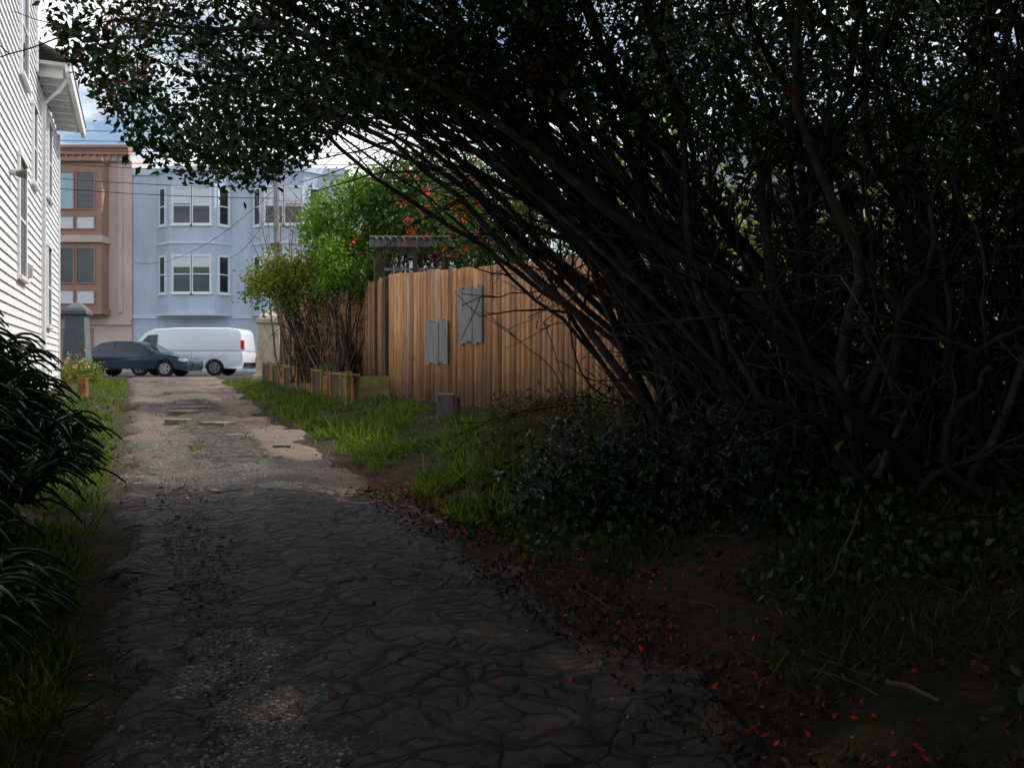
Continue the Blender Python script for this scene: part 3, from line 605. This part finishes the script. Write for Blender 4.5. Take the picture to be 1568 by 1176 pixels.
n=70000; p=np.stack([R.uniform(1.6,13,n),R.uniform(10.6,13,n),R.uniform(.3,7.5,n)],1)
kk=np.array([mn.noise((a*.8,b*.8,c*.8)) for a,b,c in p]); p=p[(kk>-.28)&(p[:,0]>2.1-.2*np.clip(p[:,2]-2.5,0,5))&~((p[:,2]>3.2)&(kk<.07))]
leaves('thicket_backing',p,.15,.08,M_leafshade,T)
n=24000; hx=R.uniform(6.5,9,n); hy=R.uniform(-4,10,n)
leaves('added_shade_hedge',np.stack([hx,hy,R.uniform(0,7.5,n)],1),.28,.15,M_leafshade)  # out-of-view leaf mass on the right, added to block light
n=15000; leaves('added_shade_hedge_rear',np.stack([R.uniform(-1,8,n),R.uniform(-6,-4,n),R.uniform(0,6.5,n)],1),.28,.15,M_leafshade)  # leaf mass behind the camera, added to keep light off the foreground
n=13000; leaves('added_shade_hedge_bank',np.stack([R.uniform(-8,-4.8,n),R.uniform(-4,6.0,n),R.uniform(0,3.8,n)],1),.28,.15,M_leafshade)  # unseen leaf mass on the left, added to shade the near alley
sb=Tubes(7)
for (x,y,z,dx,dz) in ((2.32,5.9,1.42,.02,.12),(2.25,5.9,1.02,.05,.06),(1.6,5.9,1.9,-.06,.05)):
    sb.add([(x,y,z),(x+dx*.5,y,z+dz*.5),(x+dx,y-.02,z+dz)],[.020,.018,.006])
sb.done('broken_stubs',M_cutwood,T)
sk=Tubes(5)
for i in range(60):
    u=R.uniform(2.5,5.5); y=R.uniform(2.8,7.5); x=u-AX*y; a=R.uniform(0,6.28); l=R.uniform(.12,.5); z=float(gh(x,y))+.015
    sk.add(wig(bez((x,y,z),(x+l/2*math.cos(a),y+l/2*math.sin(a),z+.02),(x+l*math.cos(a),y+l*math.sin(a),float(gh(x+l*math.cos(a),y+l*math.sin(a)))+R.uniform(.01,.05)),6),.008),np.linspace(.006,.002,6)*R.uniform(.5,1.3))
sk.add(wig(bez((1.72,4.7,.40),(1.9,4.9,.52),(2.15,5.2,.82),8),.012),np.linspace(.011,.004,8)); sk.add([(1.5,3.4,.33),(1.56,3.33,.34),(1.62,3.22,.33)],[.014,.013,.008])
sk.done('fallen_sticks',simple('dry_stick',(.12,.09,.07),.9,.4,10,.4))

# ------------------------------------------------------------ glossy shrub (foreground right)
SH=empty('glossy_shrub'); tips=[]
for i in range(900):
    v_=unit(R.normal(size=3)); v_[2]=abs(v_[2]); c=[(.75,7.6,.25),(1.35,6.9,.2),(1.9,6.4,.2)][R.randint(3)]; rad=[(.85,.8,1.2),(.9,.7,1.15),(.8,.7,.9)][R.randint(3)]
    tips.append(np.array(c)+v_*np.array(rad)*R.uniform(.6,1.05))
tips=np.array(tips); tb=Tubes(4)
for t in tips[::3]: tb.add(wig(bez((t[0]*.6+.5,7.2,.3),(t[0],t[1],t[2]*.4),t,6),.02),np.linspace(.008,.003,6))
tb.done('stems',M_bark,SH)
N=len(tips); k=13; an=R.uniform(0,6.28,(N,k)); d=np.stack([np.cos(an),np.sin(an),R.uniform(-.1,1.1,(N,k))],-1); d=unit(d+R.normal(size=(N,1,3))*.3).reshape(-1,3)
P0=np.repeat(tips,k,0)-np.array([0,0,1])*R.uniform(0,.07,(N*k,1)); s=unit(np.cross(d,np.array([0,0,1.])+R.normal(size=d.shape)*.2)); nn_=np.cross(s,d); l=R.uniform(.055,.085,(N*k,1)); w_=l*.34
V=np.stack([P0,P0+d*l*.5+s*w_*.5+nn_*w_*.12,P0+d*l-nn_*.012,P0+d*l*.5-s*w_*.5+nn_*w_*.12],1).reshape(-1,3)
npmesh('leaves',V,np.arange(4*N*k).reshape(-1,4),M_leafblue,SH,R.uniform(0,1,N*k)**1.4)
n=8000; pp=np.array([1.3,7.1,.3])+R.normal(size=(n,3))*np.array([.55,.45,.28]); pp=pp[pp[:,2]>.1]; leaves('inner_leaves',pp,.09,.035,M_leafshade,SH)
n=3500; pp=np.stack([R.uniform(-.3,1.2,n),R.uniform(8.3,12,n),0*R.uniform(size=n)],1); pp[:,2]=gh(pp[:,0],pp[:,1])+R.uniform(0,.5,n)*R.uniform(.3,1,n); leaves('dry_bush',pp,.11,.02,leafmat('dry_stem',[(.06,.05,.03),(.13,.09,.06),(.08,.12,.03)],.2,.8,.1),None,(0,0,1.2))

# ------------------------------------------------------------ aloe bank (left foreground)
AL=empty('aloe_plant'); V=[];F=[];r=[]
n5=7
for i in range(230):
    y=R.uniform(3.2,7.2); u=R.uniform(-2.0,-.62); top=np.interp(y,[3.2,4.2,4.8,6.6,7.2],[.6,1.5,1.8,1.8,1.2])*np.interp(u,[-1.3,-.62],[1,.5]); x=u-AX*y
    z=float(gh(x,y))+R.uniform(.2,1)**.6*top*.92; c=np.array([x,y,z]); tilt=unit(np.array([R.uniform(0,1.1),R.uniform(-.8,.2),.9]))
    for j in range(14):
        a=R.uniform(0,6.28); h=np.array([math.cos(a),math.sin(a),0]); l=R.uniform(.26,.46); up_=R.uniform(.1,1.1)
        t=np.linspace(0,1,n5)[:,None]; pts=c+tilt*.12+(h*l*t*(.75)+np.array([0,0,1])*l*(up_*t-(.55+up_*.5)*t*t)+tilt*.25*l*t)
        sd_=unit(np.cross(h,[0,0,1])); wd_=(.023*(1-t**1.6)+.001); b0=len(V)
        for q in range(n5): V+= [pts[q]-sd_*wd_[q]+np.array([0,0,.012]),pts[q]-np.array([0,0,.004]),pts[q]+sd_*wd_[q]+np.array([0,0,.012])]
        rr=R.uniform()
        for q in range(n5-1):
            o=b0+q*3; F+=[(o,o+1,o+4,o+3),(o+1,o+2,o+5,o+4)]; r+=[rr,rr]
npmesh('leaves',V,F,M_aloe,AL,r,smooth=True)
n=9000; y=R.uniform(3.0,7.2,n); u=R.uniform(-2.3,-1.0,n); x=u-AX*y; z=gh(x,y)+R.uniform(0,.75,n)*np.interp(y,[3,4.4,5,6.6,7.2],[.3,1.1,1.55,1.55,1.0]); leaves('dead_skirt',np.stack([x,y,z],1),.16,.03,M_dead,AL,(0,0,-1))

# ------------------------------------------------------------ mid-distance vegetation
def bush(name,c,rad,ncl,k,L,W,mat,sig=.16,trunk=None,thr=-.9,nst=14,rb=.04):
    e=empty(name); v_=unit(R.normal(size=(ncl,3)))*R.uniform(.35,1,(ncl,1))**.6; C=np.array(c)+v_*np.array(rad)
    C=C[np.array([mn.noise((a*1.1,b*1.1,q*1.1)) for a,b,q in C])>thr]
    Pq=(C[:,None]+R.normal(size=(len(C),k,3))*sig).reshape(-1,3); leaves('foliage',Pq,L,W,mat,e,(0,0,-.2))
    tb=Tubes(5); b0=trunk if trunk is not None else (c[0],c[1],float(gh(c[0],c[1])))
    for i in range(nst):
        t=C[R.randint(len(C))]; bb=np.array(b0)+R.normal(size=3)*np.array([rad[0]*.2,rad[1]*.2,0]); m_=(bb+t)/2+R.normal(size=3)*.25
        p=wig(bez(bb,m_,t,10),.03); tb.add(p,np.linspace(rb,.008,10),R.uniform())
        for _ in range(4):
            j=R.randint(4,10); d=unit(R.normal(size=3)+[0,0,.5]); tb.add(bez(p[j],p[j]+d*.3,p[j]+d*R.uniform(.4,.9),5),np.linspace(.012,.004,5))
    tb.done('branches',M_bark,e); return e
bush('bright_green_tree',(-3.5,20.5,5.0),(1.5,1.3,1.25),240,50,.13,.06,M_leafbright,.18,(-3.2,20.5,1.2),-.2)
bush('garden_tree',(-1.9,20.0,5.3),(1.6,1.3,1.3),240,50,.13,.06,M_leafmid,.2,(-1.6,20,1.2),-.3)
bush('yellow_green_shrub',(-5.2,20.8,3.5),(1.4,.8,.75),170,50,.10,.055,M_leafyel,.15,(-4.6,20.4,1.2),-.3,26,.03)
bush('yellow_green_shrub.001',(-3.5,18.4,3.7),(.8,.5,.7),80,45,.09,.05,M_leafbright,.13,(-3.5,18.2,1.2),-.2,16,.028)
bush('flowering_tree',(-.2,17.5,4.6),(1.6,1.3,1.4),230,50,.12,.055,M_leafmid,.2,(0,17.5,1.2),-.2)
n=85; c=np.array([-.85,16.3,4.5])+R.normal(size=(n,3))*np.array([.9,.4,.75]); c=c[c[:,2]>3.6]; leaves('orange_red_blossoms',(c[:,None]+R.normal(size=(len(c),8,3))*.05).reshape(-1,3),.08,.032,M_red,None)
bush('hedge_tree',(3.5,18,3.5),(3.4,1.8,3.0),260,50,.2,.1,M_leafyel,.3,(3.5,18,1),-.05)
bush('hedge_tree.001',(9.5,17,3.2),(4,2,3.2),260,50,.22,.11,M_leafyel,.3,(9,17,1),-.05)
bt_=empty('bare_shrub'); tb=Tubes(4)
for i in range(48):
    b0=np.array([0,R.uniform(18.6,23),1.2]); b0[0]=-2.9-.44*(b0[1]-18.0)+R.uniform(-.4,.6)-.4; t=b0+np.array([R.uniform(-.7,.7),R.uniform(-.4,.4),R.uniform(.9,2.5)]); p=wig(bez(b0,(b0+t)/2+R.normal(size=3)*.25,t,9),.03); tb.add(p,np.linspace(.022,.006,9),R.uniform())
    for _ in range(5):
        j=R.randint(2,9); d=unit(R.normal(size=3)+[0,0,.4]); tb.add(bez(p[j],p[j]+d*.25,p[j]+d*R.uniform(.3,.8),5),np.linspace(.009,.003,5),R.uniform())
for i in range(26):
    b0=np.array([-6.0,24,1.3])+R.normal(size=3)*[.3,.3,0]; t=b0+np.array([R.uniform(-1.0,1.2),R.uniform(-.6,.6),R.uniform(3.5,5.3)]); p=wig(bez(b0,(b0+t)/2+R.normal(size=3)*.2,t,9),.04); tb.add(p,np.linspace(.035,.006,9),.9)
    for _ in range(8):
        j=R.randint(3,9); d=unit(R.normal(size=3)+[0,0,.8]); tb.add(bez(p[j],p[j]+d*.3,p[j]+d*R.uniform(.4,1.1),5),np.linspace(.010,.003,5),.9)
tb.done('branches',simple('grey_twig',(.2,.15,.12),.8,.3,6,.2),bt_)
bush('ivy_mound',(-7.0,27,1.5),(.35,.5,.35),40,40,.08,.045,M_leafmid,.1,None,-1,6,.02)
bush('planter_shrub',(-4.9,22.4,1.9),(.4,1.7,.35),100,40,.08,.04,M_leafmid,.11,None,-.6,10,.02)
bush('planter_shrub.001',(-3.4,19.0,1.8),(.4,.5,.3),50,40,.07,.04,M_leafdark,.1,None,-.6,10,.02)
bush('roadside_shrub',(-13.4,26,1.35),(.7,1.0,.4),80,40,.08,.045,M_leafyel,.12,None,-.6,10,.02)
c=np.array([-13.1,25.2,1.75])+R.normal(size=(18,3))*[.4,.3,.15]; leaves('pink_flowers',(c[:,None]+R.normal(size=(18,7,3))*.03).reshape(-1,3),.06,.04,leafmat('pink_petal',[(.5,.2,.22),(.6,.4,.4)],.3),None)
bush('verge_shrub',(-8.5,15.6,.8),(.4,1.6,.3),70,40,.06,.03,M_leafmid,.1,None,-.5,8,.02)
bush('verge_shrub.001',(-5.25,9.6,.55),(.35,1.4,.3),80,45,.06,.03,M_leafmid,.1,None,-.5,8,.02)

# ------------------------------------------------------------ light, sky, camera
S=Vector((.80,.30,0)).normalized(); el=math.radians(50); S=Vector((S.x*math.cos(el),S.y*math.cos(el),math.sin(el)))
sun=bpy.data.lights.new('sun','SUN'); sun.energy=3.8; sun.angle=math.radians(1.5); sun.color=(1,.93,.83)
so=bpy.data.objects.new('sun',sun); so.rotation_euler=S.to_track_quat('Z','Y').to_euler(); scene.collection.objects.link(so)
W=bpy.data.worlds.new('World'); scene.world=W; W.use_nodes=True; nt=W.node_tree; bg=nt.nodes['Background']; out=nt.nodes['World Output']
sky=nd(nt,'ShaderNodeTexSky',sky_type='NISHITA'); sky.sun_disc=False; sky.sun_elevation=el; sky.sun_rotation=math.atan2(S.x,S.y)
nt.links.new(sky.outputs[0],bg.inputs[0]); bg.inputs[1].default_value=.15
tc=nd(nt,'ShaderNodeTexCoord'); mp=nd(nt,'ShaderNodeMapping'); mp.inputs['Scale'].default_value=(1,1,2.2); nt.links.new(tc.outputs['Generated'],mp.inputs[0])
f=nz(nt,mp.outputs[0],2.8,8,.6); cm=ramp(nt,f,[(.43,(0,0,0)),(.55,(1,1,1))])
b2=nd(nt,'ShaderNodeBackground'); b2.inputs[0].default_value=(.95,.97,1,1); b2.inputs[1].default_value=1.45
ms=nd(nt,'ShaderNodeMixShader'); nt.links.new(cm,ms.inputs[0]); nt.links.new(bg.outputs[0],ms.inputs[1]); nt.links.new(b2.outputs[0],ms.inputs[2]); nt.links.new(ms.outputs[0],out.inputs[0])
cam=bpy.data.cameras.new('camera'); cam.sensor_width=36; cam.lens=1300/1568*36; cam.shift_y=-28/1568; cam.clip_end=3000
co=bpy.data.objects.new('camera',cam); co.location=(0,0,1.6); co.rotation_euler=(math.radians(90),0,0); scene.collection.objects.link(co); scene.camera=co
